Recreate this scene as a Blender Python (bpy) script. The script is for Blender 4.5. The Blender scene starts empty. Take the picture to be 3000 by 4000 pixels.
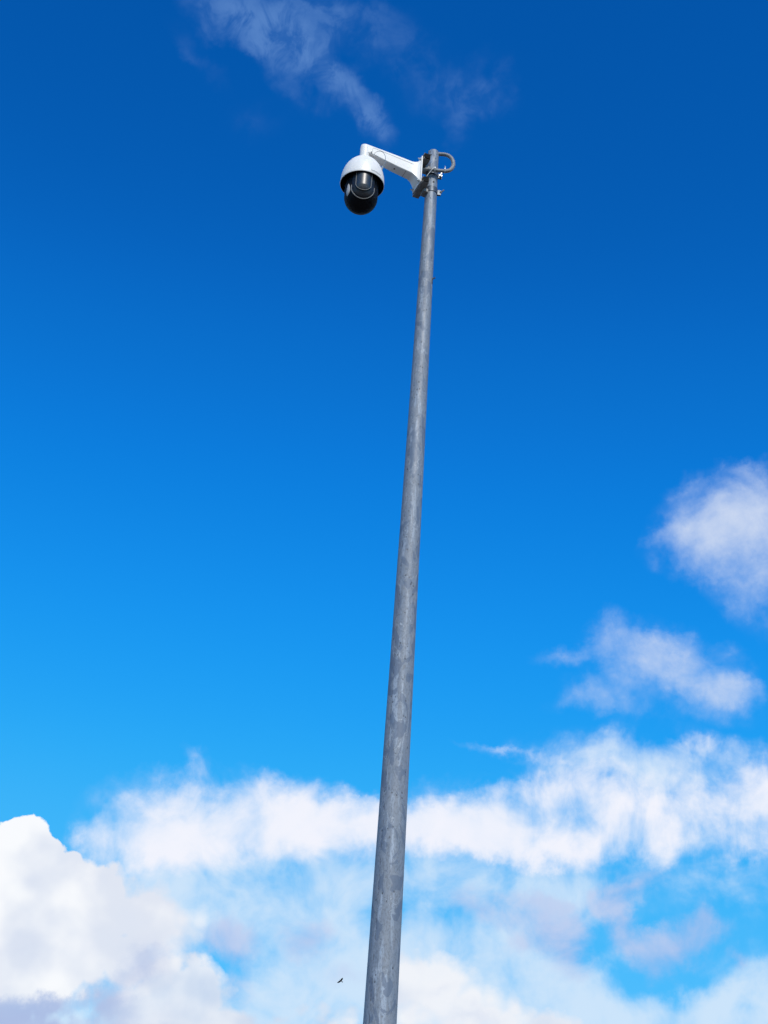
import bpy, bmesh, math, random
from mathutils import Vector, Matrix
random.seed(7)
R = math.radians
PI = math.pi
scene = bpy.context.scene
C = scene.collection

# ------------------------------------------------------------------ camera
cam_data = bpy.data.cameras.new('camera')
cam = bpy.data.objects.new('camera', cam_data)
C.objects.link(cam)
scene.camera = cam
PITCH, ROLL = R(29.5), R(4.1)
fwd = Vector((0, math.cos(PITCH), math.sin(PITCH)))
r0 = Vector((1, 0, 0)); u0 = r0.cross(fwd)
rt = r0 * math.cos(ROLL) + u0 * math.sin(ROLL)
up = -r0 * math.sin(ROLL) + u0 * math.cos(ROLL)
m = Matrix((rt, up, -fwd)).transposed().to_4x4()
m.translation = Vector((0, 0, 1.6))
cam.matrix_world = m
cam_data.sensor_fit = 'HORIZONTAL'
cam_data.sensor_width = 36.0
cam_data.lens = 72.0
cam_data.clip_start = 0.05
cam_data.clip_end = 20000.0

# ------------------------------------------------------------------ colour management
scene.view_settings.view_transform = 'Standard'
scene.view_settings.look = 'None'
scene.view_settings.exposure = 0.0
scene.view_settings.gamma = 1.0
scene.view_settings.use_curve_mapping = False

def lin(r, g, b):
    f = lambda c: (c / 255) / 12.92 if c / 255 <= 0.04045 else (((c / 255) + 0.055) / 1.055) ** 2.4
    return (f(r), f(g), f(b), 1.0)

# ------------------------------------------------------------------ sun
SUN_AZ, SUN_EL = R(166), R(45)          # clockwise from +Y: behind the viewer, a little to the right
sd = Vector((math.sin(SUN_AZ) * math.cos(SUN_EL), math.cos(SUN_AZ) * math.cos(SUN_EL), math.sin(SUN_EL)))
sun_data = bpy.data.lights.new('sun', 'SUN')
sun_data.energy = 3.45
sun_data.angle = R(0.53)
sun_data.color = (1.0, 0.94, 0.85)
sun = bpy.data.objects.new('sun', sun_data)
sun.rotation_euler = sd.to_track_quat('Z', 'Y').to_euler()
sun.location = (0, 0, 30)
C.objects.link(sun)

# ------------------------------------------------------------------ sky
# cloud banks: (azimuth, elevation, half width, half height, tilt, weight), all in degrees on the sky
CLOUDS = {
    'A': [(4.29,18.49,4.73,1.47,6.23,0.6), (-5.81,17.78,4.18,1.6,5.21,1.0), (-2.3,17.99,3.34,1.42,-0.26,1.0), (-4.15,17.02,4.36,1.0,4.91,0.6), (-10.17,16.58,1.11,0.64,24.21,0.4), (4.81,17.6,4.09,1.0,-0.3,0.7), (11.21,18.94,2.89,1.81,1.65,0.4), (9.17,18.74,1.94,1.55,3.66,0.4), (-7.64,16.95,2.44,1.38,23.47,0.9), (-9.15,16.15,1.75,0.83,29.62,0.5), (0.38,17.82,2.55,1.1,-0.91,0.8), (2.83,18.05,2.95,1.1,2.99,1.0), (5.37,18.54,2.55,1.37,9.46,1.0), (8.01,18.99,2.53,1.56,23.42,0.6), (6.75,17.58,2.9,0.82,-2.66,0.7), (9.86,19.48,1.36,1.1,3.56,0.35), (10.42,18.03,1.68,1.2,-24.1,0.6), (12.56,19.31,1.89,1.56,-11.19,0.35), (11.95,18.22,1.38,1.12,65.37,0.75), (14.72,18.76,1.89,1.51,11.86,0.75), (13.98,17.24,1.88,0.97,27.79,0.5), (16.32,19.0,2.33,1.95,6.24,0.8), (8.2,20.83,2.59,0.42,12.19,0.15), (12.15,21.04,3.21,0.46,-4.93,0.2), (5.6,20.99,2.3,0.24,-11.08,0.45), (-6.66,19.68,0.88,0.37,-30.78,0.35), (13.58,20.57,1.88,0.56,-24.43,0.2), (13.03,21.31,1.55,0.55,-9.65,0.3)],
    'V': [(9.88,20.58,5.12,1.38,0.66,0.38), (13.07,19.94,3.36,1.36,0.05,0.35), (6.77,16.23,4.02,1.08,2.11,0.45), (11.83,11.91,4.49,0.93,1.62,0.6), (14.12,13.15,2.33,1.36,2.76,0.3), (12.13,20.49,4.37,1.0,-0.07,0.3), (-10.39,9.73,5.28,1.34,5.35,1.0), (-7.26,13.05,2.4,1.75,2.47,0.5), (-6.68,15.6,3.61,1.26,5.29,0.7), (-2.41,16.16,4.05,1.18,4.37,0.6), (3.4,16.35,3.19,0.99,2.94,0.5), (13.83,16.1,2.4,1.41,1.81,0.5), (12.5,17.69,3.11,1.43,0.89,0.4), (9.68,20.57,4.92,1.01,0.68,0.35), (-1.32,14.8,5.73,2.32,3.98,0.45), (4.43,14.43,3.32,1.95,3.14,0.5), (-2.34,15.44,5.37,1.26,4.37,0.55), (-4.1,14.04,3.11,1.24,4.49,0.4), (-0.5,14.14,3.13,1.78,3.62,0.55), (-0.16,12.31,3.92,2.09,3.61,1.0), (-1.06,11.81,4.64,1.39,3.94,0.6), (5.9,12.22,3.7,1.38,2.83,0.5), (-3.35,11.47,2.77,1.29,4.01,0.6), (4.45,13.9,3.21,1.06,2.89,0.8), (7.28,13.32,2.79,1.48,2.87,0.7), (4.97,12.52,3.54,1.48,2.99,0.95), (3.42,15.81,2.69,1.08,3.0,0.45), (8.68,15.84,2.84,1.07,1.86,0.35), (10.48,11.71,8.13,0.94,1.81,0.75), (7.75,12.73,2.31,0.87,2.49,0.4), (-8.5,15.05,2.81,1.25,5.36,0.6), (-6.46,14.01,2.34,1.33,4.27,0.6), (14.53,12.48,2.66,1.27,2.02,0.4), (0.92,10.22,20.15,1.45,3.64,0.9)],
    'B': [(-12.56,16.42,0.96,0.68,13.34,0.9), (-11.8,16.11,0.65,0.49,2.74,0.6), (-12.69,15.37,2.11,1.5,3.49,1.1), (-11.13,15.03,1.48,1.06,3.16,0.8), (-12.93,13.75,3.6,2.43,3.61,1.2), (-9.78,14.83,1.12,0.97,-3.3,0.75), (-8.92,14.12,2.13,1.5,3.11,1.0), (-7.58,14.61,1.03,0.8,1.88,0.7), (-7.01,13.87,1.21,0.97,1.06,0.75), (-6.3,14.2,1.22,0.89,2.81,0.6), (-6.83,13.27,1.49,1.23,-0.02,0.6), (-12.57,16.73,0.74,0.54,3.79,0.5), (-10.04,15.24,1.02,0.71,3.61,0.5), (-9.7,12.63,3.82,1.99,4.71,1.2), (-11.74,11.29,3.72,1.53,5.34,1.1), (-7.57,12.58,1.65,1.13,3.01,0.8)],
    'B2': [(-10.55,9.63,4.57,1.0,5.43,1.0), (-8.03,10.72,1.08,0.51,4.41,0.5), (-6.52,11.72,1.47,1.21,-0.37,0.9), (-5.84,12.13,1.02,0.87,-1.36,0.8), (-5.51,11.03,2.01,1.29,3.21,1.0), (-7.27,10.53,1.8,0.94,4.05,0.9), (-4.19,10.8,1.83,0.51,4.43,0.5), (0.39,11.13,2.59,0.69,3.7,0.6), (2.52,12.92,1.59,0.96,3.4,1.0), (3.65,12.72,1.31,0.96,3.72,1.0), (3.13,11.82,2.04,1.04,3.35,1.0), (4.99,11.66,2.12,0.77,3.0,0.8), (7.11,11.41,1.56,0.6,2.77,0.7), (-0.13,11.88,1.66,0.7,17.38,0.35)],
    'L': [(-4.62,13.64,1.13,0.88,1.92,0.75), (-5.14,13.25,0.84,0.79,-9.65,0.5), (-4.19,13.15,1.05,0.66,74.62,0.5), (-1.54,14.07,1.23,0.8,-9.1,0.7), (-1.88,13.69,1.04,0.8,2.7,0.4), (4.69,15.33,1.62,0.72,-6.27,0.6), (3.91,15.66,0.86,0.81,6.24,0.4), (6.59,15.77,1.62,0.45,-2.43,0.5), (7.26,14.73,1.5,0.98,-5.41,0.75), (7.93,13.96,1.06,1.02,65.37,0.75), (6.52,14.08,1.32,0.53,2.56,0.4), (10.38,16.32,1.61,0.75,19.67,0.7), (9.24,15.77,0.94,0.62,2.92,0.5), (9.89,15.07,1.23,0.7,-80.69,0.7), (10.34,14.2,1.02,0.7,3.61,0.5), (11.81,14.06,1.75,1.04,9.7,0.85), (12.75,14.77,0.88,0.73,80.51,0.75), (11.06,13.35,1.01,0.94,21.09,0.5), (13.7,13.66,0.52,0.4,81.52,0.5), (-4.32,11.91,1.02,0.86,-11.86,0.5), (-0.39,12.82,1.22,0.53,3.75,0.35), (-6.96,12.2,1.29,1.04,-27.14,0.5)],
    'U': [(14.66,29.05,2.89,1.78,13.32,0.35), (11.75,24.0,3.58,1.6,-16.53,0.55), (10.72,23.17,2.8,0.84,-9.17,0.25), (14.48,29.61,2.17,1.32,17.11,1.0), (15.76,29.92,2.08,1.39,-2.51,0.9), (13.59,28.62,2.39,1.22,10.51,0.85), (15.24,28.46,2.67,1.39,-2.4,0.8), (11.81,28.68,0.84,0.33,15.84,0.55), (12.94,30.33,1.33,0.59,32.41,0.45), (14.53,27.09,1.88,1.15,-27.25,0.42), (15.59,26.22,1.47,1.23,-19.52,0.42), (16.92,29.01,2.31,2.04,80.77,0.8), (14.69,31.19,0.96,0.47,-2.82,0.35), (9.64,25.32,1.21,1.06,-17.34,0.75), (10.45,24.38,1.9,1.05,-21.62,0.9), (12.15,23.9,2.47,0.85,-17.13,1.0), (13.62,23.32,1.96,0.79,-11.88,0.9), (14.51,23.3,1.05,0.75,-25.88,0.6), (7.48,24.55,1.55,0.42,5.41,0.5), (8.1,23.25,1.6,0.47,28.26,0.4), (9.31,22.98,1.99,0.66,-17.81,0.5), (10.5,22.15,2.17,0.42,-13.84,0.35), (14.38,24.5,0.98,0.47,-14.78,0.4), (12.79,24.73,1.08,0.47,-23.6,0.4), (13.08,22.32,2.35,0.55,-5.38,0.35), (11.28,24.94,0.9,0.57,-16.57,0.5)],
    'D': [(-8.2,46.78,3.92,1.31,-2.21,0.7), (-6.66,46.43,3.52,1.23,-8.71,0.65), (-6.86,45.44,3.34,1.1,-23.84,0.6), (-4.18,45.08,2.69,0.76,-28.95,0.6), (-2.89,44.29,1.73,0.67,-38.02,0.55), (-1.75,43.47,1.23,0.79,-29.22,0.4), (-2.39,46.36,3.26,1.33,-6.96,0.25), (-0.12,46.23,3.16,1.26,-14.09,0.22), (0.75,45.48,1.72,0.69,-14.91,0.12), (4.02,45.57,1.33,1.22,76.31,0.42), (3.94,44.59,1.45,0.78,-0.09,0.3), (2.32,43.84,1.46,0.8,86.6,0.28), (1.08,44.69,2.43,0.89,1.8,0.2), (-11.19,44.97,2.22,0.44,-28.27,0.25), (-5.91,47.38,5.5,0.65,2.34,0.3), (-7.7,43.1,2.19,0.9,5.92,0.14), (-11.03,46.41,1.55,0.99,-17.86,0.25), (-5.98,44.19,2.06,0.61,-21.65,0.25)],
    'S': [(-11.68,10.02,3.67,0.67,5.78,0.6), (-9.65,10.65,2.31,0.47,10.25,0.5), (-7.58,12.67,1.07,0.81,29.45,0.4), (-10.91,10.18,4.58,0.76,5.7,0.7), (-11.39,10.39,3.71,0.59,2.98,0.95), (-8.64,11.18,1.4,0.53,29.23,0.6), (-7.51,12.15,0.96,0.72,40.42,0.5), (-11.58,12.43,3.14,1.03,5.91,0.22), (-6.06,10.99,1.37,0.51,4.56,0.2), (-2.87,11.33,0.83,0.77,-5.76,0.8), (1.09,11.78,1.86,0.52,3.58,0.3), (4.53,11.55,2.77,0.52,2.97,0.35), (3.3,12.35,1.21,0.35,3.18,0.25), (-9.07,9.86,4.44,0.42,5.37,0.7)],
}

world = bpy.data.worlds.new('World')
scene.world = world
world.use_nodes = True

class Net:
    def __init__(self, tree):
        self.t = tree
        self.n = tree.nodes
        self.l = tree.links
    def new(self, kind, **kw):
        nd = self.n.new(kind)
        for k, v in kw.items():
            setattr(nd, k, v)
        return nd
    def put(self, sock, v):
        if isinstance(v, bpy.types.NodeSocket):
            self.l.new(v, sock)
        else:
            sock.default_value = v
    def math(self, op, a, b=0.0, c=0.0, clamp=False):
        nd = self.new('ShaderNodeMath', operation=op, use_clamp=clamp)
        self.put(nd.inputs[0], a); self.put(nd.inputs[1], b); self.put(nd.inputs[2], c)
        return nd.outputs[0]
    def vmath(self, op, a, b=(0, 0, 0), s=1.0):
        nd = self.new('ShaderNodeVectorMath', operation=op)
        self.put(nd.inputs[0], a); self.put(nd.inputs[1], b); nd.inputs[3].default_value = s
        return nd.outputs[1] if op in ('LENGTH', 'DOT_PRODUCT') else nd.outputs[0]
    def noise(self, vec, scale, detail=6.0, rough=0.55, lac=2.0, dist=0.0, color=False):
        nd = self.new('ShaderNodeTexNoise')
        self.put(nd.inputs['Vector'], vec)
        nd.inputs['Scale'].default_value = scale; nd.inputs['Detail'].default_value = detail
        nd.inputs['Roughness'].default_value = rough; nd.inputs['Lacunarity'].default_value = lac
        nd.inputs['Distortion'].default_value = dist
        return nd.outputs['Color'] if color else nd.outputs['Fac']
    def ramp(self, x, a, b, lo=0.0, hi=1.0, kind='SMOOTHSTEP'):
        nd = self.new('ShaderNodeMapRange', interpolation_type=kind)
        self.put(nd.inputs['Value'], x)
        nd.inputs['From Min'].default_value = a; nd.inputs['From Max'].default_value = b
        nd.inputs['To Min'].default_value = lo; nd.inputs['To Max'].default_value = hi
        return nd.outputs[0]
    def mix(self, f, a, b, mode='MIX'):
        nd = self.new('ShaderNodeMix', data_type='RGBA', blend_type=mode)
        self.put(nd.inputs[0], f); self.put(nd.inputs[6], a); self.put(nd.inputs[7], b)
        return nd.outputs[2]
    def comb(self, x, y, z):
        nd = self.new('ShaderNodeCombineXYZ')
        self.put(nd.inputs[0], x); self.put(nd.inputs[1], y); self.put(nd.inputs[2], z)
        return nd.outputs[0]
    def sep(self, v):
        nd = self.new('ShaderNodeSeparateXYZ'); self.put(nd.inputs[0], v)
        return nd.outputs
    def mapping(self, v, loc=(0, 0, 0), rot=(0, 0, 0), sc=(1, 1, 1), kind='POINT'):
        nd = self.new('ShaderNodeMapping', vector_type=kind)
        self.put(nd.inputs[0], v)
        nd.inputs['Location'].default_value = loc; nd.inputs['Rotation'].default_value = rot; nd.inputs['Scale'].default_value = sc
        return nd.outputs[0]

def build_sky():
    nt = world.node_tree
    for n_ in list(nt.nodes):
        nt.nodes.remove(n_)
    N = Net(nt)
    out = N.new('ShaderNodeOutputWorld')
    bg = N.new('ShaderNodeBackground')
    bg.inputs['Strength'].default_value = 0.1
    sky = N.new('ShaderNodeTexSky', sky_type='NISHITA', sun_disc=False)
    sky.sun_elevation = SUN_EL; sky.sun_rotation = SUN_AZ
    sky.altitude = 0; sky.air_density = 1.0; sky.dust_density = 0.3; sky.ozone_density = 1.5
    # the phone's strong blue rendering, as a tone curve per channel on the physical sky
    x = N.mix(1.0, sky.outputs[0], (0.1, 0.1, 0.1, 1), 'MULTIPLY')
    cv = N.new('ShaderNodeRGBCurve')
    cm = cv.mapping
    pts = {0: [(0, 0), (.076, .0012), (.095, .0030), (.115, .0048), (.16, .018), (.2, .045), (.3, .1), (.5, .35), (1, .8)],
           1: [(0, 0), (.128, .096), (.16, .162), (.19, .228), (.25, .345), (.32, .45), (.45, .53), (.6, .66), (1, .9)],
           2: [(0, 0), (.235, .415), (.285, .60), (.335, .76), (.42, .90), (.55, .96), (.8, 1.0), (1, 1.0)]}
    for ci, pl in pts.items():
        c_ = cm.curves[ci]
        c_.points[0].location = pl[0]; c_.points[-1].location = pl[-1]
        for p in pl[1:-1]:
            c_.points.new(*p)
    cm.extend = 'HORIZONTAL'
    cm.update()
    nt.links.new(x, cv.inputs['Color'])
    col = cv.outputs[0]

    tc = N.new('ShaderNodeTexCoord')
    d = N.vmath('NORMALIZE', tc.outputs['Generated'])
    o = N.sep(d)
    az = N.math('MULTIPLY', N.math('ARCTAN2', o[0], o[1]), 57.29578)
    el = N.math('MULTIPLY', N.math('ARCSINE', o[2]), 57.29578)
    base = N.comb(az, el, 0.0)
    # turbulence that frays the banks
    w1 = N.vmath('SUBTRACT', N.noise(d, 14.0, 2.0, 0.5, color=True), (0.5, 0.5, 0.5))
    w2 = N.vmath('SUBTRACT', N.noise(d, 60.0, 5.0, 0.62, color=True), (0.5, 0.5, 0.5))
    flat = (1, 1, 0)
    warp = N.vmath('ADD', base, N.vmath('MULTIPLY', N.vmath('ADD', N.vmath('SCALE', w1, s=1.3), N.vmath('SCALE', w2, s=1.25)), flat))
    warp_small = N.vmath('ADD', base, N.vmath('MULTIPLY', N.vmath('ADD', N.vmath('SCALE', w1, s=0.9), N.vmath('SCALE', w2, s=0.7)), flat))

    def banks(key, vec, kind='SPHERICAL'):
        tot = None
        for (a, e, rx, ry, rot, w) in CLOUDS[key]:
            mp = N.mapping(vec, (a, e, 0), (0, 0, R(rot)), (rx * 1.25, ry * 1.25, 1), 'TEXTURE')
            g = N.new('ShaderNodeTexGradient', gradient_type=kind)
            nt.links.new(mp, g.inputs[0])
            if tot is None:
                tot = N.math('MULTIPLY', g.outputs['Fac'], w)
            else:
                inv = N.math('MULTIPLY_ADD', tot, -w, w)
                tot = N.math('MULTIPLY_ADD', g.outputs['Fac'], inv, tot)
        return tot

    # everything beyond the frame: broken cloud of the same kind, thick low down
    aa = N.math('ABSOLUTE', az)
    side = N.ramp(aa, 22, 36)
    big = N.noise(N.vmath('MULTIPLY', d, (1, 1, 2.2)), 3.2, 5.0, 0.55)
    lowness = N.ramp(el, 8, 48, 0.42, 0.60, 'LINEAR')
    gen = N.math('MULTIPLY', N.ramp(N.math('SUBTRACT', big, lowness), 0.0, 0.16), side)
    col = N.mix(N.math('MULTIPLY', gen, 0.9), col, lin(232, 238, 252))
    c5 = lambda v: N.math('SUBTRACT', v, 0.5)
    n_soft = N.noise(d, 24.0, 6.0, 0.54, dist=0.3)

    def field(s, n, k, lo, hi, gate_hi=0.35):
        """banks s frayed by noise n, alpha between lo and hi; no noise where there is no bank"""
        g_ = N.ramp(s, 0.0, gate_hi)
        return N.ramp(N.math('MULTIPLY_ADD', N.math('MULTIPLY', n, k), g_, s), lo, hi)

    # D: thin high cirrus near the top
    fD = field(banks('D', warp), c5(n_soft), 1.7, 0.02, 0.95)
    wisp = N.noise(N.mapping(d, rot=(0, 0.8, 0), sc=(1.0, 1.0, 0.45)), 60.0, 4.0, 0.6, dist=0.5)
    fD = N.math('MULTIPLY', fD, N.ramp(wisp, 0.36, 0.62, 0.25, 1.0))
    high = N.mix(N.math('MULTIPLY', fD, 0.43), col, lin(124, 168, 226))

    # V: veils low in the sky
    n_streak = N.noise(N.mapping(d, rot=(0, 0.35, 0), sc=(1.0, 1.0, 0.42)), 52.0, 5.0, 0.58, dist=0.5)
    fV = field(banks('V', warp), N.math('MULTIPLY_ADD', c5(n_streak), 0.15, c5(n_soft)), 2.0, 0.02, 1.05, 0.3)
    col = N.mix(N.math('MULTIPLY', fV, 0.9), col, lin(212, 232, 251))

    # A: the long wispy bank
    sA = banks('A', warp)
    nA = N.math('MULTIPLY_ADD', N.math('MULTIPLY', c5(n_streak), N.ramp(az, -6, 9)), 0.55, c5(n_soft))
    fA = field(sA, nA, 1.6, 0.02, 0.98, 0.35)
    cA = N.mix(N.ramp(n_soft, 0.35, 0.65), lin(232, 239, 253), lin(244, 245, 254))
    col = N.mix(N.math('MULTIPLY', fA, 0.98), col, cA)

    # U: the two soft clouds at the right
    n_fine = N.noise(d, 85.0, 4.0, 0.6)
    fU = field(banks('U', warp), N.math('MULTIPLY_ADD', c5(n_fine), 0.35, c5(n_soft)), 1.5, 0.03, 1.5, 0.4)
    cU = N.mix(fU, lin(176, 203, 242), lin(212, 223, 243))
    col = N.mix(N.math('MULTIPLY', fU, 0.95), col, cU)

    # L: lavender scraps in shade
    fL = field(banks('L', warp), c5(n_soft), 1.9, 0.03, 0.95, 0.35)
    cL = N.mix(N.ramp(n_soft, 0.35, 0.65), lin(164, 190, 236), lin(192, 206, 239))
    col = N.mix(N.math('MULTIPLY', fL, 0.84), col, cL)

    # B2: cream cumulus heads at the bottom, B: the big one at the left
    shade = N.math('MULTIPLY_ADD', c5(n_soft), 0.5, banks('S', warp))
    bil = N.new('ShaderNodeTexVoronoi', feature='SMOOTH_F1')
    nt.links.new(d, bil.inputs['Vector']); bil.inputs['Scale'].default_value = 40.0
    bil.inputs['Smoothness'].default_value = 0.6
    puff = N.math('SUBTRACT', 0.45, bil.outputs['Distance'])
    bil2 = N.new('ShaderNodeTexVoronoi', feature='SMOOTH_F1')
    nt.links.new(d, bil2.inputs['Vector']); bil2.inputs['Scale'].default_value = 100.0; bil2.inputs['Smoothness'].default_value = 0.4
    puff = N.math('MULTIPLY_ADD', N.math('SUBTRACT', 0.45, bil2.outputs['Distance']), 0.7, puff)
    bil3 = N.new('ShaderNodeTexVoronoi', feature='SMOOTH_F1')
    nt.links.new(N.vmath('ADD', d, (0.0015, 0.0, 0.0065)), bil3.inputs['Vector']); bil3.inputs['Scale'].default_value = 40.0
    bil3.inputs['Smoothness'].default_value = 0.6
    relief = N.math('SUBTRACT', bil3.outputs['Distance'], bil.outputs['Distance'])
    n_mid = N.noise(d, 13.0, 4.0, 0.5)
    def cumulus(col, key, lo, hi, soft, bright, mid, dark, opac):
        s = banks(key, warp_small)
        gt = N.ramp(s, 0.0, 0.22)
        f = N.math('MULTIPLY_ADD', N.math('MULTIPLY', puff, gt), 0.6, s)
        f = N.math('MULTIPLY_ADD', N.math('MULTIPLY', c5(n_fine), gt), 0.45, f)
        # crisp towards the sunlit top, frayed on the right and below
        wide = N.ramp(N.math('MULTIPLY_ADD', c5(n_mid), 1.5, soft), 0.0, 1.0, lo + hi, lo + 0.75)
        al = N.ramp(f, lo, 1.0)
        al = N.math('DIVIDE', N.math('SUBTRACT', f, lo), N.math('SUBTRACT', wide, lo), clamp=True)
        al = N.math('SMOOTH_MIN', al, 1.0, 0.3)
        lit = N.math('MULTIPLY_ADD', relief, 0.75, N.math('MULTIPLY_ADD', c5(n_mid), 3.2, N.math('MULTIPLY_ADD', c5(n_soft), 0.5, 0.62)))
        lit = N.math('MULTIPLY_ADD', N.math('SUBTRACT', el, 13.0), 0.09, lit)
        cc = N.mix(N.ramp(lit, 0.15, 0.9), mid, bright)
        cc = N.mix(N.ramp(shade, 0.05, 1.0), cc, dark)
        return N.mix(N.math('MULTIPLY', al, opac), col, cc)
    col = cumulus(col, 'B2', 0.16, 0.12, 0.42, lin(245, 246, 250), lin(212, 221, 238), lin(172, 190, 228), 0.92)
    col = cumulus(col, 'B', 0.26, 0.10, N.math('MULTIPLY_ADD', az, 0.14, 1.85), lin(254, 254, 255), lin(226, 231, 243), lin(172, 190, 228), 1.0)
    bg2 = N.new('ShaderNodeBackground'); bg2.inputs['Strength'].default_value = 0.1
    nt.links.new(N.mix(1.0, col, (10, 10, 10, 1), 'MULTIPLY'), bg.inputs[0])
    nt.links.new(N.mix(1.0, high, (10, 10, 10, 1), 'MULTIPLY'), bg2.inputs[0])
    ms = N.new('ShaderNodeMixShader')
    nt.links.new(N.math('GREATER_THAN', el, 36.0), ms.inputs[0])
    nt.links.new(bg.outputs[0], ms.inputs[1]); nt.links.new(bg2.outputs[0], ms.inputs[2])
    nt.links.new(ms.outputs[0], out.inputs[0])
build_sky()
world.cycles.sampling_method = 'MANUAL'
world.cycles.sample_map_resolution = 512
scene.cycles.use_adaptive_sampling = True
scene.cycles.adaptive_threshold = 0.02
scene.cycles.adaptive_min_samples = 10

# ------------------------------------------------------------------ materials
def material(name, base=(0.5, 0.5, 0.5), rough=0.5, metal=0.0, build=None, coat=0.0, spec=0.5):
    mt = bpy.data.materials.new(name)
    mt.use_nodes = True
    N = Net(mt.node_tree)
    b = mt.node_tree.nodes['Principled BSDF']
    b.inputs['Base Color'].default_value = (*base, 1)
    b.inputs['Roughness'].default_value = rough
    b.inputs['Metallic'].default_value = metal
    b.inputs['Coat Weight'].default_value = coat
    b.inputs['Specular IOR Level'].default_value = spec
    if build:
        build(N, b)
    return mt

def bump(N, b, h, strength, dist):
    bp = N.new('ShaderNodeBump')
    bp.inputs['Strength'].default_value = strength; bp.inputs['Distance'].default_value = dist
    N.put(bp.inputs['Height'], h)
    N.l.new(bp.outputs[0], b.inputs['Normal'])

def zinc(N, b):
    tc = N.new('ShaderNodeTexCoord')
    p = tc.outputs['Object']
    o = N.sep(p)
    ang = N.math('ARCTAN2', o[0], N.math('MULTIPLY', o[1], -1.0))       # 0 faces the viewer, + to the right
    patches = N.noise(N.mapping(p, sc=(1, 1, 0.42)), 13.0, 5.0, 0.6, dist=1.6)
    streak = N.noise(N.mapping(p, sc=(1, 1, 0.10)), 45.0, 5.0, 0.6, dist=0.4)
    fine = N.noise(N.mapping(p, sc=(1, 1, 0.5)), 120.0, 4.0, 0.65)
    col = N.mix(N.ramp(patches, 0.40, 0.60), (0.190, 0.224, 0.278, 1), (0.218, 0.247, 0.292, 1))
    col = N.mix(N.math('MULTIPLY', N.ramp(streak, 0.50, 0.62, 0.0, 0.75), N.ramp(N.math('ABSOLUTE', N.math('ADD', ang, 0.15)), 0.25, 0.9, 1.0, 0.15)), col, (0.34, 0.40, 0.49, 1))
    col = N.mix(N.ramp(fine, 0.38, 0.54, 0.38, 0.0), col, (0.085, 0.095, 0.115, 1))
    # hard-edged flakes of older, bluer zinc, and small curved scars
    fl = N.noise(N.mapping(p, sc=(1, 1, 0.5)), 7.0, 3.0, 0.5, dist=2.4)
    col = N.mix(N.ramp(fl, 0.560, 0.572, 0.0, 0.7), col, (0.105, 0.14, 0.205, 1))
    edge = N.math('ABSOLUTE', N.math('SUBTRACT', fl, 0.505))
    lump = N.noise(p, 9.0, 1.0)
    sc_ = N.math('MULTIPLY', N.ramp(edge, 0.0, 0.008, 1.0, 0.0), N.ramp(lump, 0.5, 0.62))
    col = N.mix(N.math('MULTIPLY', sc_, 0.75), col, (0.42, 0.46, 0.52, 1))
    # pits
    vr = N.new('ShaderNodeTexVoronoi')
    N.l.new(N.mapping(p, sc=(1, 1, 0.7)), vr.inputs['Vector']); vr.inputs['Scale'].default_value = 48.0
    pit = N.math('MULTIPLY', N.ramp(vr.outputs['Distance'], 0.13, 0.24, 1.0, 0.0), N.ramp(N.noise(p, 11.0, 3.0), 0.47, 0.60))
    col = N.mix(N.math('MULTIPLY', pit, 0.85), col, (0.045, 0.05, 0.062, 1))
    # longitudinal weld, broken dark line left of centre
    wd = N.math('ABSOLUTE', N.math('ADD', ang, 0.70))
    br = N.noise(N.mapping(p, sc=(0.01, 0.01, 1)), 22.0, 4.0, 0.75)
    weld = N.math('MULTIPLY', N.ramp(wd, 0.018, 0.045, 1.0, 0.0), N.ramp(br, 0.46, 0.56))
    col = N.mix(N.math('MULTIPLY', weld, 0.7), col, (0.06, 0.065, 0.08, 1))
    wd2 = N.math('ABSOLUTE', N.math('ADD', ang, 0.28))
    br2 = N.noise(N.mapping(p, sc=(0.01, 0.01, 1)), 13.0, 5.0, 0.8)
    drip = N.math('MULTIPLY', N.ramp(wd2, 0.03, 0.16, 1.0, 0.0), N.ramp(br2, 0.52, 0.62))
    col = N.mix(N.math('MULTIPLY', drip, 0.35), col, (0.34, 0.38, 0.45, 1))
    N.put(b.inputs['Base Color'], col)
    N.put(b.inputs['Roughness'], N.ramp(patches, 0.3, 0.7, 0.48, 0.66))
    h = N.math('ADD', N.math('MULTIPLY', patches, 0.5), N.math('ADD', N.math('MULTIPLY', fine, 0.18), N.math('MULTIPLY', pit, -0.6)))
    h = N.math('ADD', h, N.math('MULTIPLY', sc_, 0.4))
    bump(N, b, h, 0.5, 0.003)

def white_paint(N, b):
    tc = N.new('ShaderNodeTexCoord')
    p = tc.outputs['Object']
    n1 = N.noise(p, 9.0, 5.0, 0.6)
    n2 = N.noise(N.mapping(p, sc=(1, 1, 0.2)), 60.0, 4.0, 0.6)
    col = N.mix(N.ramp(n1, 0.35, 0.7), (0.80, 0.775, 0.745, 1), (0.77, 0.75, 0.725, 1))
    col = N.mix(N.ramp(n2, 0.58, 0.75, 0.0, 0.25), col, (0.55, 0.54, 0.51, 1))
    N.put(b.inputs['Base Color'], col)
    bump(N, b, N.noise(p, 900.0, 2.0), 0.06, 0.0005)

def scuffed(dark, light, sc=40.0):
    def f(N, b):
        tc = N.new('ShaderNodeTexCoord')
        n1 = N.noise(tc.outputs['Object'], sc, 6.0, 0.6)
        N.put(b.inputs['Base Color'], N.mix(N.ramp(n1, 0.35, 0.68), (*dark, 1), (*light, 1)))
        bump(N, b, n1, 0.2, 0.001)
    return f

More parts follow.
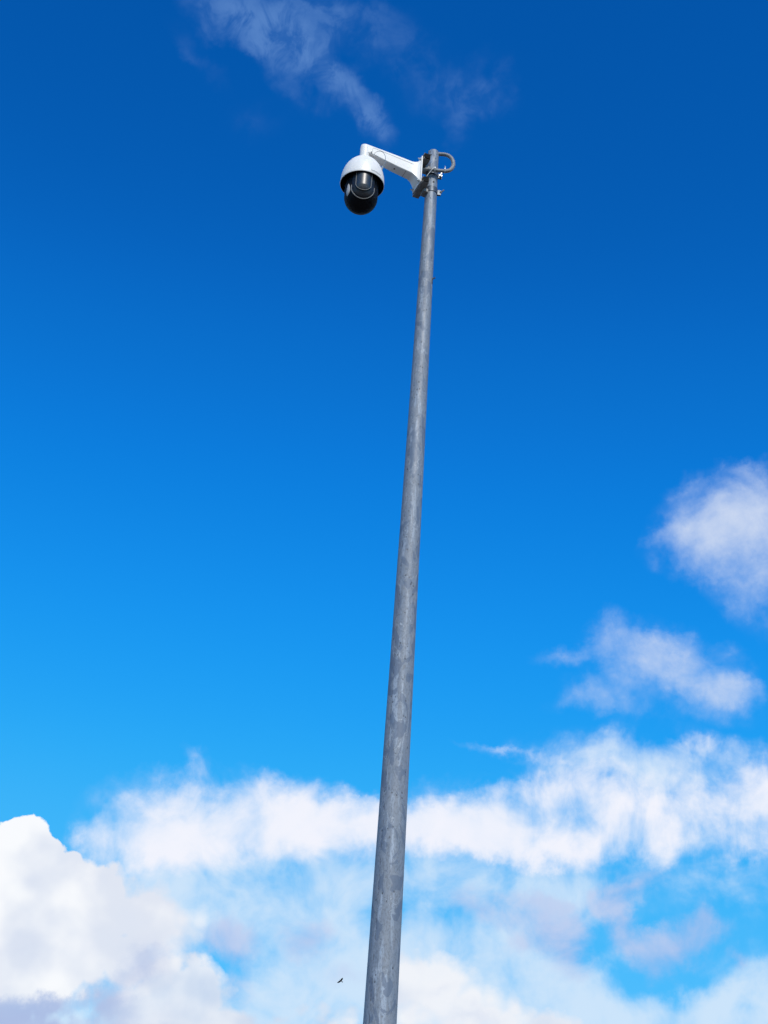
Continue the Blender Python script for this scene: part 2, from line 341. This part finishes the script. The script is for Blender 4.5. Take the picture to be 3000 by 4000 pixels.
M_zinc = material('galvanised_steel', rough=0.55, metal=0.05, build=zinc)
M_white = material('white_powder_coat', (0.8, 0.8, 0.8), 0.38, build=white_paint)
M_rail = material('zinc_plated_rail', rough=0.5, metal=0.3, build=scuffed((0.19, 0.18, 0.17), (0.26, 0.25, 0.24)))
M_strap = material('steel_strap', rough=0.5, metal=0.5, build=scuffed((0.065, 0.078, 0.10), (0.12, 0.14, 0.17)))
M_bolt = material('bright_zinc_bolt', (0.52, 0.54, 0.54), 0.4, 0.8)
M_conduit = material('grey_conduit_plastic', rough=0.55, build=scuffed((0.17, 0.175, 0.18), (0.24, 0.24, 0.245), 70))
M_black = material('black_plastic', (0.005, 0.005, 0.007), 0.6, spec=0.14)
M_cap = material('black_rubber', (0.006, 0.006, 0.007), 0.8, spec=0.15)
M_liner = material('matt_black_liner', (0.010, 0.010, 0.011), 0.8, spec=0.1)
M_face = material('dark_grey_plastic', (0.009, 0.010, 0.014), 0.42, spec=0.35)
M_glass = material('dark_tinted_glass', (0.012, 0.015, 0.022), 0.40, spec=0.8)
M_trim = material('light_grey_trim', (0.17, 0.17, 0.17), 0.45)
M_cover = material('pale_grey_cover', (0.42, 0.42, 0.42), 0.5)
M_print = material('grey_print', (0.10, 0.11, 0.12), 0.6)
M_wire = material('braided_steel_wire', (0.30, 0.31, 0.32), 0.4, 0.7)
M_tie = material('white_nylon', (0.78, 0.78, 0.78), 0.45)
M_dark = material('dark_metal', (0.03, 0.03, 0.03), 0.6)
M_bird = material('brown_feathers', rough=0.9, build=scuffed((0.022, 0.017, 0.013), (0.05, 0.038, 0.028), 9))

# ------------------------------------------------------------------ mesh helpers
def link(name, bm, mat, parent=None, smooth=True, loc=None, mods=()):
    bmesh.ops.recalc_face_normals(bm, faces=bm.faces)
    me = bpy.data.meshes.new(name)
    bm.to_mesh(me); bm.free()
    me.materials.append(mat)
    if smooth:
        for p in me.polygons:
            p.use_smooth = True
        me.set_sharp_from_angle(angle=R(38))
    ob = bpy.data.objects.new(name, me)
    C.objects.link(ob)
    if parent:
        ob.parent = parent
    if loc:
        ob.location = loc
    return ob

def thing(name, label, cat, loc, mat3=None, group=None):
    o = bpy.data.objects.new(name, None)
    C.objects.link(o)
    o.empty_display_size = 0.1
    if mat3 is not None:
        mw = mat3.to_4x4(); mw.translation = Vector(loc); o.matrix_world = mw
    else:
        o.location = loc
    o['label'] = label; o['category'] = cat
    if group:
        o['group'] = group
    return o

def tag(o, label, cat, group=None):
    o['label'] = label; o['category'] = cat
    if group:
        o['group'] = group
    return o

def rings_to_bm(bm, rings, closed=True, cap0=False, cap1=False):
    vs = [[bm.verts.new(p) for p in r] for r in rings]
    for a, b in zip(vs[:-1], vs[1:]):
        n = len(a)
        for i in range(n if closed else n - 1):
            j = (i + 1) % n
            bm.faces.new((a[i], a[j], b[j], b[i]))
    if cap0:
        bm.faces.new(vs[0])
    if cap1:
        bm.faces.new(list(reversed(vs[-1])))
    return vs

def lathe(prof, seg=64, cap0=False, cap1=False, bm=None):
    bm = bm or bmesh.new()
    rings = [[(r * math.cos(2 * PI * i / seg), r * math.sin(2 * PI * i / seg), z) for i in range(seg)] for r, z in prof]
    rings_to_bm(bm, rings, True, cap0, cap1)
    return bm

def box(bm, c, s, bevel=0.0, seg=2):
    r = bmesh.ops.create_cube(bm, size=1.0)
    vs = r['verts']
    for v in vs:
        v.co = Vector((v.co.x * s[0] + c[0], v.co.y * s[1] + c[1], v.co.z * s[2] + c[2]))
    if bevel:
        es = list({e for v in vs for e in v.link_edges})
        bmesh.ops.bevel(bm, geom=es, offset=bevel, segments=seg, profile=0.5, affect='EDGES')
    return bm

def catmull(pts, n=8):
    P = [Vector(p) for p in pts]
    P = [2 * P[0] - P[1]] + P + [2 * P[-1] - P[-2]]
    out = []
    for i in range(1, len(P) - 2):
        for k in range(n):
            t = k / n
            a, b, c, d = P[i - 1:i + 3]
            out.append(0.5 * ((2 * b) + (-a + c) * t + (2 * a - 5 * b + 4 * c - d) * t * t + (-a + 3 * b - 3 * c + d) * t ** 3))
    out.append(P[-2])
    return out

def tube(bm, pts, rad, seg=12, ridge=0.0, period=0, closed=False):
    pts = [Vector(p) for p in pts]
    n = len(pts)
    tang = []
    for i in range(n):
        if closed:
            t = pts[(i + 1) % n] - pts[i - 1]
        else:
            t = pts[min(i + 1, n - 1)] - pts[max(i - 1, 0)]
        tang.append(t.normalized())
    u = tang[0].orthogonal().normalized()
    rings = []
    for i in range(n):
        u = (u - tang[i] * u.dot(tang[i])).normalized()
        w = tang[i].cross(u)
        rr = (rad(i / (n - 1)) if callable(rad) else rad)
        if period:
            rr += ridge * (0.5 if i % period < period / 2 else -0.5)
        rings.append([pts[i] + (u * math.cos(2 * PI * k / seg) + w * math.sin(2 * PI * k / seg)) * rr for k in range(seg)])
    if closed:
        rings.append(rings[0])
        vs = rings_to_bm(bm, rings)
        bmesh.ops.remove_doubles(bm, verts=bm.verts, dist=1e-6)
    else:
        rings_to_bm(bm, rings, True, True, True)
    return bm

def cyl(bm, p0, p1, r, seg=16):
    return tube(bm, [p0, p1], r, seg)

def hexbolt(bm, p, d, af=0.010, t=0.006, shank=0.0, rs=0.004):
    d = Vector(d).normalized(); p = Vector(p)
    tube(bm, [p, p + d * t], af, 6)
    if shank:
        tube(bm, [p + d * t, p + d * (t + shank)], rs, 10)
    return bm

# ------------------------------------------------------------------ ground (below the frame; it lights things from under)
def ground_mat(N, b):
    tc = N.new('ShaderNodeTexCoord')
    p = tc.outputs['Object']
    n1 = N.noise(p, 0.6, 6.0, 0.6); n2 = N.noise(p, 180.0, 3.0, 0.6)
    c_ = N.mix(N.ramp(n1, 0.3, 0.7), (0.062, 0.056, 0.048, 1), (0.085, 0.078, 0.068, 1))
    c_ = N.mix(N.ramp(n2, 0.45, 0.7), c_, (0.16, 0.155, 0.15, 1))
    N.put(b.inputs['Base Color'], c_)
    bump(N, b, n2, 0.5, 0.004)
M_ground = material('asphalt', rough=0.9, build=ground_mat)
bm = bmesh.new()
bmesh.ops.create_grid(bm, x_segments=24, y_segments=24, size=6000)
g = link('ground', bm, M_ground, smooth=False)
g['kind'] = 'structure'

# ------------------------------------------------------------------ pole
POLE = Vector((0.1475, 7.2285, 0.0))
TOP = 8.285
def pole_r(z):
    return 0.0340 + 0.0082 * (8.24 - z)
pole = thing('steel_pole', 'tall tapering galvanised grey steel pole rising from the ground, camera bracket strapped to its top', 'pole', POLE)
bm = bmesh.new()
prof = []
z = 0.0
while z < TOP - 0.02:
    prof.append((pole_r(z), z)); z += 0.12
prof += [(pole_r(TOP), TOP - 0.0015), (pole_r(TOP) - 0.0015, TOP), (pole_r(TOP) - 0.004, TOP), (pole_r(TOP) - 0.005, TOP - 0.3)]
lathe(prof, 72, bm=bm)
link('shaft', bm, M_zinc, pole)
bm = bmesh.new()
lathe([(0.001, 0.0), (0.19, 0.0), (0.19, 0.018), (0.187, 0.02), (pole_r(0.02) + 0.001, 0.02)], 48, bm=bm)
link('base_flange', bm, M_strap, pole)
# two little grub screws on the shaft near the top and a stub of wire lower down
for (x_, z_) in ((-0.0145, 8.236), (0.011, 8.017)):
    bm = bmesh.new(); yy = -math.sqrt(max(pole_r(z_) ** 2 - x_ * x_, 0))
    nd = Vector((x_, yy, 0)).normalized()
    hexbolt(bm, (x_, yy, z_), nd, 0.0048, 0.004)
    link('grub_screw', bm, M_dark, pole)
bm = bmesh.new()
rr = pole_r(7.289)
tube(bm, catmull([(rr - 0.004, -0.012, 7.275), (rr + 0.001, -0.016, 7.283), (rr + 0.009, -0.016, 7.292), (rr + 0.013, -0.014, 7.289)], 5), 0.0036, 8)
tube(bm, catmull([(rr + 0.001, -0.016, 7.289), (rr - 0.003, -0.020, 7.27), (rr - 0.002, -0.021, 7.245)], 5), 0.0028, 8)
link('wire_stub', bm, M_dark, pole)

# ------------------------------------------------------------------ head: local frame a = along the arm, b = across, away from the viewer
ea = Vector((-0.93582, -0.35247, 0)); eb = Vector((-0.35247, 0.93582, 0)); ez = Vector((0, 0, 1))
# (a, b, z) is left handed with z up, so things are built in (a, -b, z) = (a, q, z)
F = Matrix((ea, -eb, ez)).transposed()
if F.determinant() < 0:
    F = Matrix((ea, eb, ez)).transposed(); QS = 1
else:
    QS = -1
HEAD = Vector((POLE.x, POLE.y, 8.0))
LA = 0.4485
def q(b): return QS * b

# --- pole mount: two channel rails, two straps with bolts
def rail(zc, parent):
    bm = bmesh.new()
    # open channel, slot towards the plate: outer 41 x 41 x 160
    a0, a1, s, t = 0.050, 0.091, 0.0205, 0.003
    prof = [(a1, -0.0105), (a1, -s), (a0, -s), (a0, s), (a1, s), (a1, 0.0105), (a1 - 0.007, 0.0105), (a1 - 0.007, 0.0075),
            (a1 - t, 0.0075), (a1 - t, s - t), (a0 + t, s - t), (a0 + t, -s + t), (a1 - t, -s + t), (a1 - t, -0.0075), (a1 - 0.007, -0.0075), (a1 - 0.007, -0.0105)]
    prof = [(a, z_ + zc) for a, z_ in prof]
    r0_ = [(a, q(-0.082), z_) for a, z_ in prof]; r1_ = [(a, q(0.078), z_) for a, z_ in prof]
    rings_to_bm(bm, [r0_, r1_])
    v0 = [v for v in bm.verts][:len(prof)]; v1 = [v for v in bm.verts][len(prof):]
    n = len(prof)
    f0 = bm.faces.new(v0); f1 = bm.faces.new(list(reversed(v1)))
    rl = link('rail', bm, M_rail, parent, smooth=False)
    for b_, w_ in ((-0.0825, 0.006), (0.0785, 0.006)):
        bm = bmesh.new(); box(bm, (0.0705, q(b_), zc), (0.0372, w_, 0.0372), 0.0015, 1)
        link('end_cap', bm, M_cap, rl, smooth=False)
    return rl

def strap(zc, h, parent, gap_dir):
    r_ = pole_r(8.0 + zc) + 0.0012
    th = 0.0025
    bm = bmesh.new()
    n = 72
    rings = []
    for i in range(n + 1):
        a = gap_dir + R(6) + (2 * PI - R(12)) * i / n
        c, s = math.cos(a), math.sin(a)
        rings.append([(r_ * c, r_ * s, zc - h / 2), ((r_ + th) * c, (r_ + th) * s, zc - h / 2), ((r_ + th) * c, (r_ + th) * s, zc + h / 2), (r_ * c, r_ * s, zc + h / 2)])
    rings_to_bm(bm, rings, True, True, True)
    return link('strap', bm, M_strap, parent)

# world directions in local frame
FI = F.inverted()
def L(x, y, z): return FI @ Vector((x, y, z))
mount = thing('pole_mount', 'pair of grey channel rails strapped around the pole top behind the white bracket plate', 'mounting bracket', HEAD, F)
for zc in (0.158, -0.029):
    rail(zc, mount)
lug_dir = L(0.995, 0.10, 0)
gd = math.atan2(lug_dir.y, lug_dir.x)
for zc, h in ((0.096, 0.036), (-0.037, 0.038)):
    strap(zc, h, mount, gd)
    # turned-out ears and the tightening bolt
    r_ = pole_r(8) + 0.003
    rad = lug_dir.normalized(); tan = Vector((-rad.y, rad.x, 0))
    bm = bmesh.new()
    for s_ in (-1, 1):
        c_ = rad * (r_ + 0.010) + tan * (0.005 * s_) + Vector((0, 0, zc))
        mm = Matrix((rad, tan, Vector((0, 0, 1)))).transposed()
        b2 = bmesh.new(); box(b2, (0, 0, 0), (0.024, 0.0025, h), 0.0008, 1)
        for v in b2.verts: v.co = mm @ v.co + c_
        me_ = bpy.data.meshes.new('t'); b2.to_mesh(me_); b2.free(); bm.from_mesh(me_); bpy.data.meshes.remove(me_)
    link('strap_ear', bm, M_strap, mount, smooth=False)
    bm = bmesh.new()
    c_ = rad * (r_ + 0.014) + Vector((0, 0, zc))
    bd = (tan * -0.55 + rad * 0.65 + Vector((0, 0, 0.35))).normalized() if zc < 0 else tan * -1
    if bd.dot(L(0, -1, 0)) < 0: bd = (L(0, -0.6, 0) + rad * 0.7 + Vector((0, 0, 0.25))).normalized()
    tube(bm, [c_ - bd * 0.012, c_ + bd * 0.034], 0.0042, 10)
    tube(bm, [c_ + bd * 0.006, c_ + bd * 0.014], 0.0085, 6)
    link('bolt', bm, M_bolt, mount)
# saddle blocks between rails and shaft
for zc in (0.120, -0.062):
    bm = bmesh.new()
    box(bm, (0.046, q(-0.004), zc), (0.030, 0.056, 0.026), 0.003)
    link('saddle_block', bm, M_rail, mount, smooth=False)

# --- bracket arm with plate and elbow
arm = thing('bracket_arm', 'white swan-neck wall bracket arm reaching left from the pole top to the dome', 'bracket', HEAD, F)
PL0, PL1 = 0.0915, 0.0995
bm = bmesh.new()
box(bm, ((PL0 + PL1) / 2, 0, 0.064), (PL1 - PL0, 0.128, 0.206), 0.0028, 3)
link('mounting_plate', bm, M_white, arm)
# body: lofted along its spine
st = [(PL1 - 0.001, 0.050, -0.022, 0.148), (PL1 + 0.006, 0.046, -0.016, 0.143), (PL1 + 0.016, 0.041, -0.001, 0.137), (PL1 + 0.030, 0.037, 0.017, 0.133),
      (PL1 + 0.05, 0.035, 0.030, 0.132), (0.24, 0.0335, 0.044, 0.139), (0.34, 0.0315, 0.064, 0.1455), (0.40, 0.0305, 0.078, 0.149), (LA, 0.030, 0.080, 0.152)]
def prof_ring(w, zb, zt):
    k = 0.016
    return [(-w + 0.004, zb), (-w, zb + 0.004), (-w, zt - k), (-w + k * 0.14, zt - k * 0.5), (-w + k * 0.5, zt - k * 0.14), (-w + k, zt),
            (w - k, zt), (w - k * 0.5, zt - k * 0.14), (w - k * 0.14, zt - k * 0.5), (w, zt - k), (w, zb + 0.004), (w - 0.004, zb)]
bm = bmesh.new()
rings = [[(a, y, z_) for y, z_ in prof_ring(w, zb, zt)] for a, w, zb, zt in st]
# the rounded end turns round the dome's axis
w, zb, zt = st[-1][1:]
for k in range(1, 12):
    th = PI / 2 * k / 12
    cs, sn = math.cos(th), math.sin(th)
    drop = 0.006 * sn ** 2
    rings.append([(LA + w * sn, y * cs, z_ - drop * (z_ > (zb + zt) / 2) - (0.014 * (1 - math.cos(th)) if z_ > zt - 0.001 else 0)) for y, z_ in prof_ring(w, zb, zt)])
rings_to_bm(bm, rings, True, True, True)
link('arm', bm, M_white, arm)
# rounded cap and neck of the elbow
bm = bmesh.new()
lathe([(0.0298, 0.052), (0.0305, 0.056), (0.0305, 0.128), (0.0290, 0.137), (0.0250, 0.145), (0.0180, 0.150), (0.008, 0.1525), (0.0005, 0.153)], 40, bm=bm)
for v in bm.verts: v.co.x += LA
link('elbow', bm, M_white, arm)
# seam of the access cover: a shallow proud line along the near side, and the underside joint
def side_pt(a, f, out=0.0006):
    for (a0, w0, b0, t0), (a1, w1, b1, t1) in zip(st[:-1], st[1:]):
        if a0 <= a <= a1:
            k = (a - a0) / (a1 - a0)
            w_, zb_, zt_ = w0 + (w1 - w0) * k, b0 + (b1 - b0) * k, t0 + (t1 - t0) * k
            return Vector((a, q(-(w_ + out)), zb_ + (zt_ - zb_) * f))
bm = bmesh.new()
seam = [side_pt(0.135 + (0.405 - 0.135) * i / 20, 0.72 - 0.00 * i) for i in range(21)]
seam += [side_pt(0.409, 0.66), side_pt(0.411, 0.55), side_pt(0.411, 0.25)]
tube(bm, seam, 0.0007, 6)
link('cover_seam', bm, M_trim, arm)
bm = bmesh.new()
zb_ = 0.0355
box(bm, (0.185, 0, 0.0355), (0.0016, 0.060, 0.0012))
link('cover_joint', bm, M_dark, arm, smooth=False)
bm = bmesh.new()
hexbolt(bm, (0.252, q(-0.004), 0.0465), (0, 0, -1), 0.0052, 0.003)
link('screw', bm, M_dark, arm)
bm = bmesh.new()
hexbolt(bm, (0.418, q(-0.031), 0.088), (0, -q(1), 0), 0.0058, 0.003)
link('screw', bm, M_trim, arm)
# corner bolts of the plate, seen edge-on from below
for b_, z_ in ((-0.048, 0.150), (-0.048, -0.024), (0.048, -0.024), (0.048, 0.150)):
    bm = bmesh.new()
    hexbolt(bm, (PL1, q(b_), z_), (1, 0, 0), 0.0085, 0.007, 0.012, 0.004)
    link('plate_bolt', bm, M_bolt, arm)

# ------------------------------------------------------------------ the camera itself
RZ = 7.838
AX = POLE + ea * LA
dome = thing('security_camera', 'white dome security camera with black rotating lens housing hanging from the bracket arm', 'security camera', (AX.x, AX.y, RZ))
shell = [(0.1300, -0.0010), (0.1325, -0.0015), (0.1335, 0.0005), (0.1330, 0.012), (0.1318, 0.035), (0.1288, 0.060), (0.1240, 0.082), (0.1165, 0.107), (0.1060, 0.130), (0.0930, 0.151),
         (0.0780, 0.169), (0.0620, 0.183), (0.0480, 0.192), (0.0400, 0.197), (0.0365, 0.203), (0.0355, 0.212), (0.0345, 0.2155), (0.030, 0.2165), (0.0005, 0.2165)]
bm = lathe(shell, 96)
link('shroud', bm, M_white, dome)
bm = lathe([(0.1299, -0.0008), (0.1285, 0.002), (0.1280, 0.03), (0.1240, 0.058), (0.118, 0.082), (0.108, 0.098), (0.0005, 0.100)], 96)
link('shroud_liner', bm, M_liner, dome)

FA = R(7)                                   # the lens housing looks at the viewer, a little to the right
def facing(az_):                            # unit vector at azimuth az_ to the right of straight-at-the-viewer
    return Vector((math.sin(az_), -math.cos(az_), 0))
BR, BZ = 0.1, -0.100                        # radius and centre height of the round underside
def surf(u, v, off):
    rr_ = BR + off
    if v >= 0:
        return facing(FA + u / BR) * rr_ + Vector((0, 0, BZ + v))
    ph = -v / BR
    # turn downwards about the sideways axis, keeping u as a sideways angle
    n_ = facing(FA) * (math.cos(u / BR) * math.cos(ph)) + facing(FA + PI / 2) * math.sin(u / BR) + Vector((0, 0, -1)) * (math.cos(u / BR) * math.sin(ph))
    return n_ * rr_ + Vector((0, 0, BZ))
prof = [(BR - 0.004, 0.092), (BR, 0.088), (BR, 0.0)]
prof += [(BR, BZ + 0.03), (BR, BZ)] + [(BR * math.cos(a), BZ - BR * math.sin(a)) for a in [PI / 2 * k / 20 for k in range(1, 20)]] + [(0.0004, BZ - BR)]
link('housing', lathe(prof, 80), M_black, dome)

def u_patch(hw, vbot, vtop, off, edge, n=26):
    """a raised U-shaped plate lying on the housing: closed slab with its own rim"""
    bm = bmesh.new()
    vc = vbot + hw
    outline = []
    for k in range(n + 1):
        a = PI + PI * k / n
        outline.append((hw * math.cos(a), vc + hw * math.sin(a)))
    m_ = 10
    for k in range(1, m_ + 1): outline.append((hw, vc + (vtop - vc) * k / m_))
    for k in range(1, 9): outline.append((hw - 2 * hw * k / 9, vtop))
    for k in range(m_, 0, -1): outline.append((-hw, vc + (vtop - vc) * k / m_))
    cx_, cy_ = 0.0, (vc + vtop) / 2
    lv = []
    for (sc_, of_) in ((1.0, -0.002), (1.0, off - edge), (1 - 0.35 * edge / hw, off - 0.3 * edge), (1 - edge / hw, off), (0.75, off + 0.0005), (0.5, off + 0.001), (0.25, off + 0.001)):
        ring = []
        for (u, v) in outline:
            yc = min(max(v, vc), vtop)
            # shrink towards the spine of the U
            ring.append(surf(u * sc_, yc + (v - yc) * sc_ if v < vc else (v if sc_ > 0.7 else v), of_))
        lv.append(ring)
    vs = rings_to_bm(bm, lv)
    return bm, outline
bm, out1 = u_patch(0.070, -0.072, 0.150, 0.006, 0.003)
link('lens_module', bm, M_face, dome)
bm, out2 = u_patch(0.043, -0.026, 0.118, 0.012, 0.003)
# close the middle strip of the window
link('window_frame', bm, M_face, dome)
def u_curve(hw, vbot, vtop, off, n=30):
    vc = vbot + hw
    pts = [(-hw, vtop + (vc - vtop) * k / 8) for k in range(8)] + [(hw * math.cos(PI + PI * k / n), vc + hw * math.sin(PI + PI * k / n)) for k in range(n + 1)] + [(hw, vc + (vtop - vc) * k / 8) for k in range(1, 9)]
    return [surf(u, v, off) for u, v in pts]
# glass: a smooth grid patch bulging out of its frame
def glass(hw, vbot, vtop, off):
    bm = bmesh.new()
    vc = vbot + hw
    NU, NV = 24, 40
    grid = []
    for j in range(NV + 1):
        v = vbot + (vtop - vbot) * (j / NV) ** 1.15
        w_ = hw if v > vc else math.sqrt(max(hw * hw - (vc - v) ** 2, 0))
        w_ = max(w_, 0.0008)
        grid.append([surf(w_ * (2 * i / NU - 1), v, off + 0.010 * math.cos(PI / 2 * (2 * i / NU - 1)) ** 0.8 * min(1, (v - vbot) / 0.03 + 0.05)) for i in range(NU + 1)])
    rings_to_bm(bm, grid, closed=False)
    return bm
link('window', glass(0.0385, -0.0215, 0.114, 0.0125), M_glass, dome)
bm = bmesh.new(); tube(bm, u_curve(0.0425, -0.0255, 0.118, 0.0125), 0.0022, 8)
link('window_trim', bm, M_trim, dome)
bm = bmesh.new(); tube(bm, u_curve(0.071, -0.073, 0.02, 0.005), 0.0028, 8)
link('module_trim', bm, M_trim, dome)
# pale side cover on the tilt axis, wrapped round the housing
bm = bmesh.new()
rg = []
for k in range(17):
    t_ = k / 16
    v_ = 0.045 - 0.120 * t_
    hw_ = 0.0155 * math.sin(PI * t_) ** 0.75 + 0.0004
    rg.append([surf(-0.0985 + hw_ * x_, v_, o_) for x_, o_ in ((-1, -0.002), (-1, 0.0025), (-0.8, 0.004), (0, 0.0045), (0.8, 0.004), (1, 0.0025), (1, -0.002))])
rings_to_bm(bm, rg, True, True, True)
link('side_cover', bm, M_cover, dome)
# small screws of the lens module
for u_, v_ in ((-0.057, 0.055), (0.057, 0.040), (-0.057, -0.01), (0.057, -0.02)):
    bm = bmesh.new(); p_ = surf(u_, v_, 0.005); n_ = (surf(u_, v_, 0.01) - p_).normalized()
    hexbolt(bm, p_, n_, 0.0035, 0.0015)
    link('screw', bm, M_liner, dome)
# lettering on the shroud, just above the rim on the right
cu = bpy.data.curves.new('lettering', 'FONT')
cu.body = 'HIKVISION'; cu.size = 0.0145; cu.align_x = 'CENTER'; cu.resolution_u = 3
to = bpy.data.objects.new('t', cu); C.objects.link(to)
dg = bpy.context.evaluated_depsgraph_get(); dg.update()
tm = bpy.data.meshes.new_from_object(to.evaluated_get(dg))
bpy.data.objects.remove(to); bpy.data.curves.remove(cu)
bm = bmesh.new(); bm.from_mesh(tm); bpy.data.meshes.remove(tm)
bmesh.ops.subdivide_edges(bm, edges=[e for e in bm.edges if e.calc_length() > 0.004], cuts=2)
wd_ = max(v.co.x for v in bm.verts) * 2
k_ = 0.070 / wd_
for v in bm.verts:
    az_ = R(38) + v.co.x * k_ / 0.1335
    zz = 0.012 + v.co.y
    rr_ = 0.1341 - 0.00004 * 1000 * max(zz - 0.012, 0) * 0.9
    v.co = facing(az_) * (rr_ + 0.0006) + Vector((0, 0, zz))
lt = link('lettering', bm, M_print, dome, smooth=False)
# safety wire with its end fittings
wp = [(0.040, -0.026, 0.196), (0.0545, -0.045, 0.186), (0.0601, -0.05, 0.2126), (0.0745, -0.05, 0.2304), (0.0928, -0.05, 0.2352), (0.1121, -0.05, 0.2257), (0.1262, -0.05, 0.1983), (0.1296, -0.05, 0.1679), (0.1253, -0.05, 0.1369), (0.1150, -0.046, 0.1078)]
bm = bmesh.new(); tube(bm, catmull(wp, 6), 0.0017, 8)
link('safety_wire', bm, M_wire, dome)
bm = bmesh.new(); p_ = Vector(wp[-1]); tube(bm, [p_ + Vector((0.002, -0.004, 0.010)), p_ + Vector((-0.004, 0.004, -0.010))], 0.0055, 8)
link('wire_fitting', bm, M_bolt, dome)
bm = bmesh.new(); p_ = Vector(wp[0]); tube(bm, [p_ + Vector((0.004, -0.004, 0.002)), p_ + Vector((-0.010, 0.004, -0.002))], 0.0075, 10)
link('wire_anchor', bm, M_wire, dome)

# ------------------------------------------------------------------ conduit looping out of the pole top back to the bracket
cp = [(0.0, 0.0, 8.268), (0.040, 0.0, 8.275), (0.082, -0.003, 8.270), (0.113, -0.010, 8.240), (0.127, -0.020, 8.188), (0.119, -0.032, 8.138), (0.094, -0.042, 8.105), (0.055, -0.052, 8.092),
      (0.010, -0.058, 8.090), (-0.030, -0.055, 8.094), (-0.058, -0.044, 8.098), (-0.080, -0.032, 8.100)]
bm = bmesh.new(); tube(bm, catmull(cp, 16), 0.0120, 16, ridge=0.0009, period=4)
cd = link('cable_conduit', bm, M_conduit, loc=POLE)
tag(cd, 'grey corrugated conduit looping out of the pole top and back into the bracket plate', 'cable')

def tie(center, tail, label):
    t_ = thing('cable_tie', label, 'cable tie', POLE + Vector(center), group='white cable ties on the conduit')
    bm = bmesh.new(); n = 28
    tube(bm, [Vector((0, math.cos(2 * PI * k / n) * 0.0140, math.sin(2 * PI * k / n) * 0.0140)) for k in range(n)], 0.0022, 6, closed=True)
    link('band', bm, M_tie, t_)
    bm = bmesh.new(); box(bm, (0, -0.0145, 0.006), (0.009, 0.007, 0.009), 0.001)
    link('buckle', bm, M_tie, t_)
    bm = bmesh.new(); tube(bm, catmull(tail, 6), 0.0016, 6)
    link('tail', bm, M_tie, t_)
    return t_
tie((0.014, -0.0578, 8.0902), [(0, -0.017, 0.008), (-0.012, -0.020, -0.006), (-0.030, -0.016, -0.032), (-0.048, -0.008, -0.062)], 'white cable tie holding the conduit in front of the pole, long tail hanging down left')
tie((0.0755, -0.0475, 8.0975), [(0, -0.017, 0.008), (0.002, -0.019, 0.016), (-0.002, -0.018, 0.024)], 'small white cable tie on the conduit loop right of the pole')

# ------------------------------------------------------------------ soaring bird, far off
BF = (-rt * 0.72 + up * 0.60 - fwd * 0.25).normalized()     # heading
BU = (fwd * -0.80 - rt * 0.3).normalized(); BU = (BU - BF * BU.dot(BF)).normalized()
BRt = BF.cross(BU)
BM = Matrix((BRt, BF, BU)).transposed()
bird = thing('soaring_bird', 'small dark bird of prey soaring with spread wings before low clouds left of the pole', 'bird', (-1.80, 292.92, 66.35), BM)
bm = bmesh.new()
secs = [(-0.30, 0.02, 0.015), (-0.22, 0.045, 0.035), (-0.08, 0.065, 0.06), (0.06, 0.065, 0.06), (0.15, 0.04, 0.045), (0.20, 0.036, 0.04), (0.25, 0.028, 0.03), (0.285, 0.008, 0.008)]
rings_to_bm(bm, [[(w_ * math.cos(2 * PI * k / 12), y_, h_ * math.sin(2 * PI * k / 12)) for k in range(12)] for y_, w_, h_ in secs], True, True, True)
link('body', bm, M_bird, bird)
bird.scale = (1.2, 1.2, 1.2)
def slab(name, top, th, parent):
    bm = bmesh.new()
    a_ = [bm.verts.new((x_, y_, z_ + th)) for x_, y_, z_ in top]; b_ = [bm.verts.new((x_, y_, z_ - th)) for x_, y_, z_ in top]
    bm.faces.new(a_); bm.faces.new(list(reversed(b_)))
    for i in range(len(a_)):
        j = (i + 1) % len(a_); bm.faces.new((a_[i], b_[i], b_[j], a_[j]))
    bmesh.ops.triangulate(bm, faces=bm.faces)
    return link(name, bm, M_bird, parent, smooth=False)
for s_ in (-1, 1):
    W_ = [(0.03, 0.11), (0.20, 0.17), (0.38, 0.15), (0.52, 0.08), (0.66, -0.02), (0.64, -0.05), (0.60, -0.03), (0.61, -0.09), (0.56, -0.06), (0.56, -0.12), (0.50, -0.09), (0.42, -0.13), (0.25, -0.12), (0.12, -0.11), (0.03, -0.12)]
    slab('wing', [(s_ * x_, y_ + 0.45 * x_ * x_, 0.02 + 0.08 * x_ * x_) for x_, y_ in W_], 0.008, bird)
slab('tail', [(-0.035, -0.20, 0), (0.035, -0.20, 0), (0.10, -0.40, 0), (0.05, -0.425, 0), (-0.05, -0.425, 0), (-0.10, -0.40, 0)], 0.008, bird)
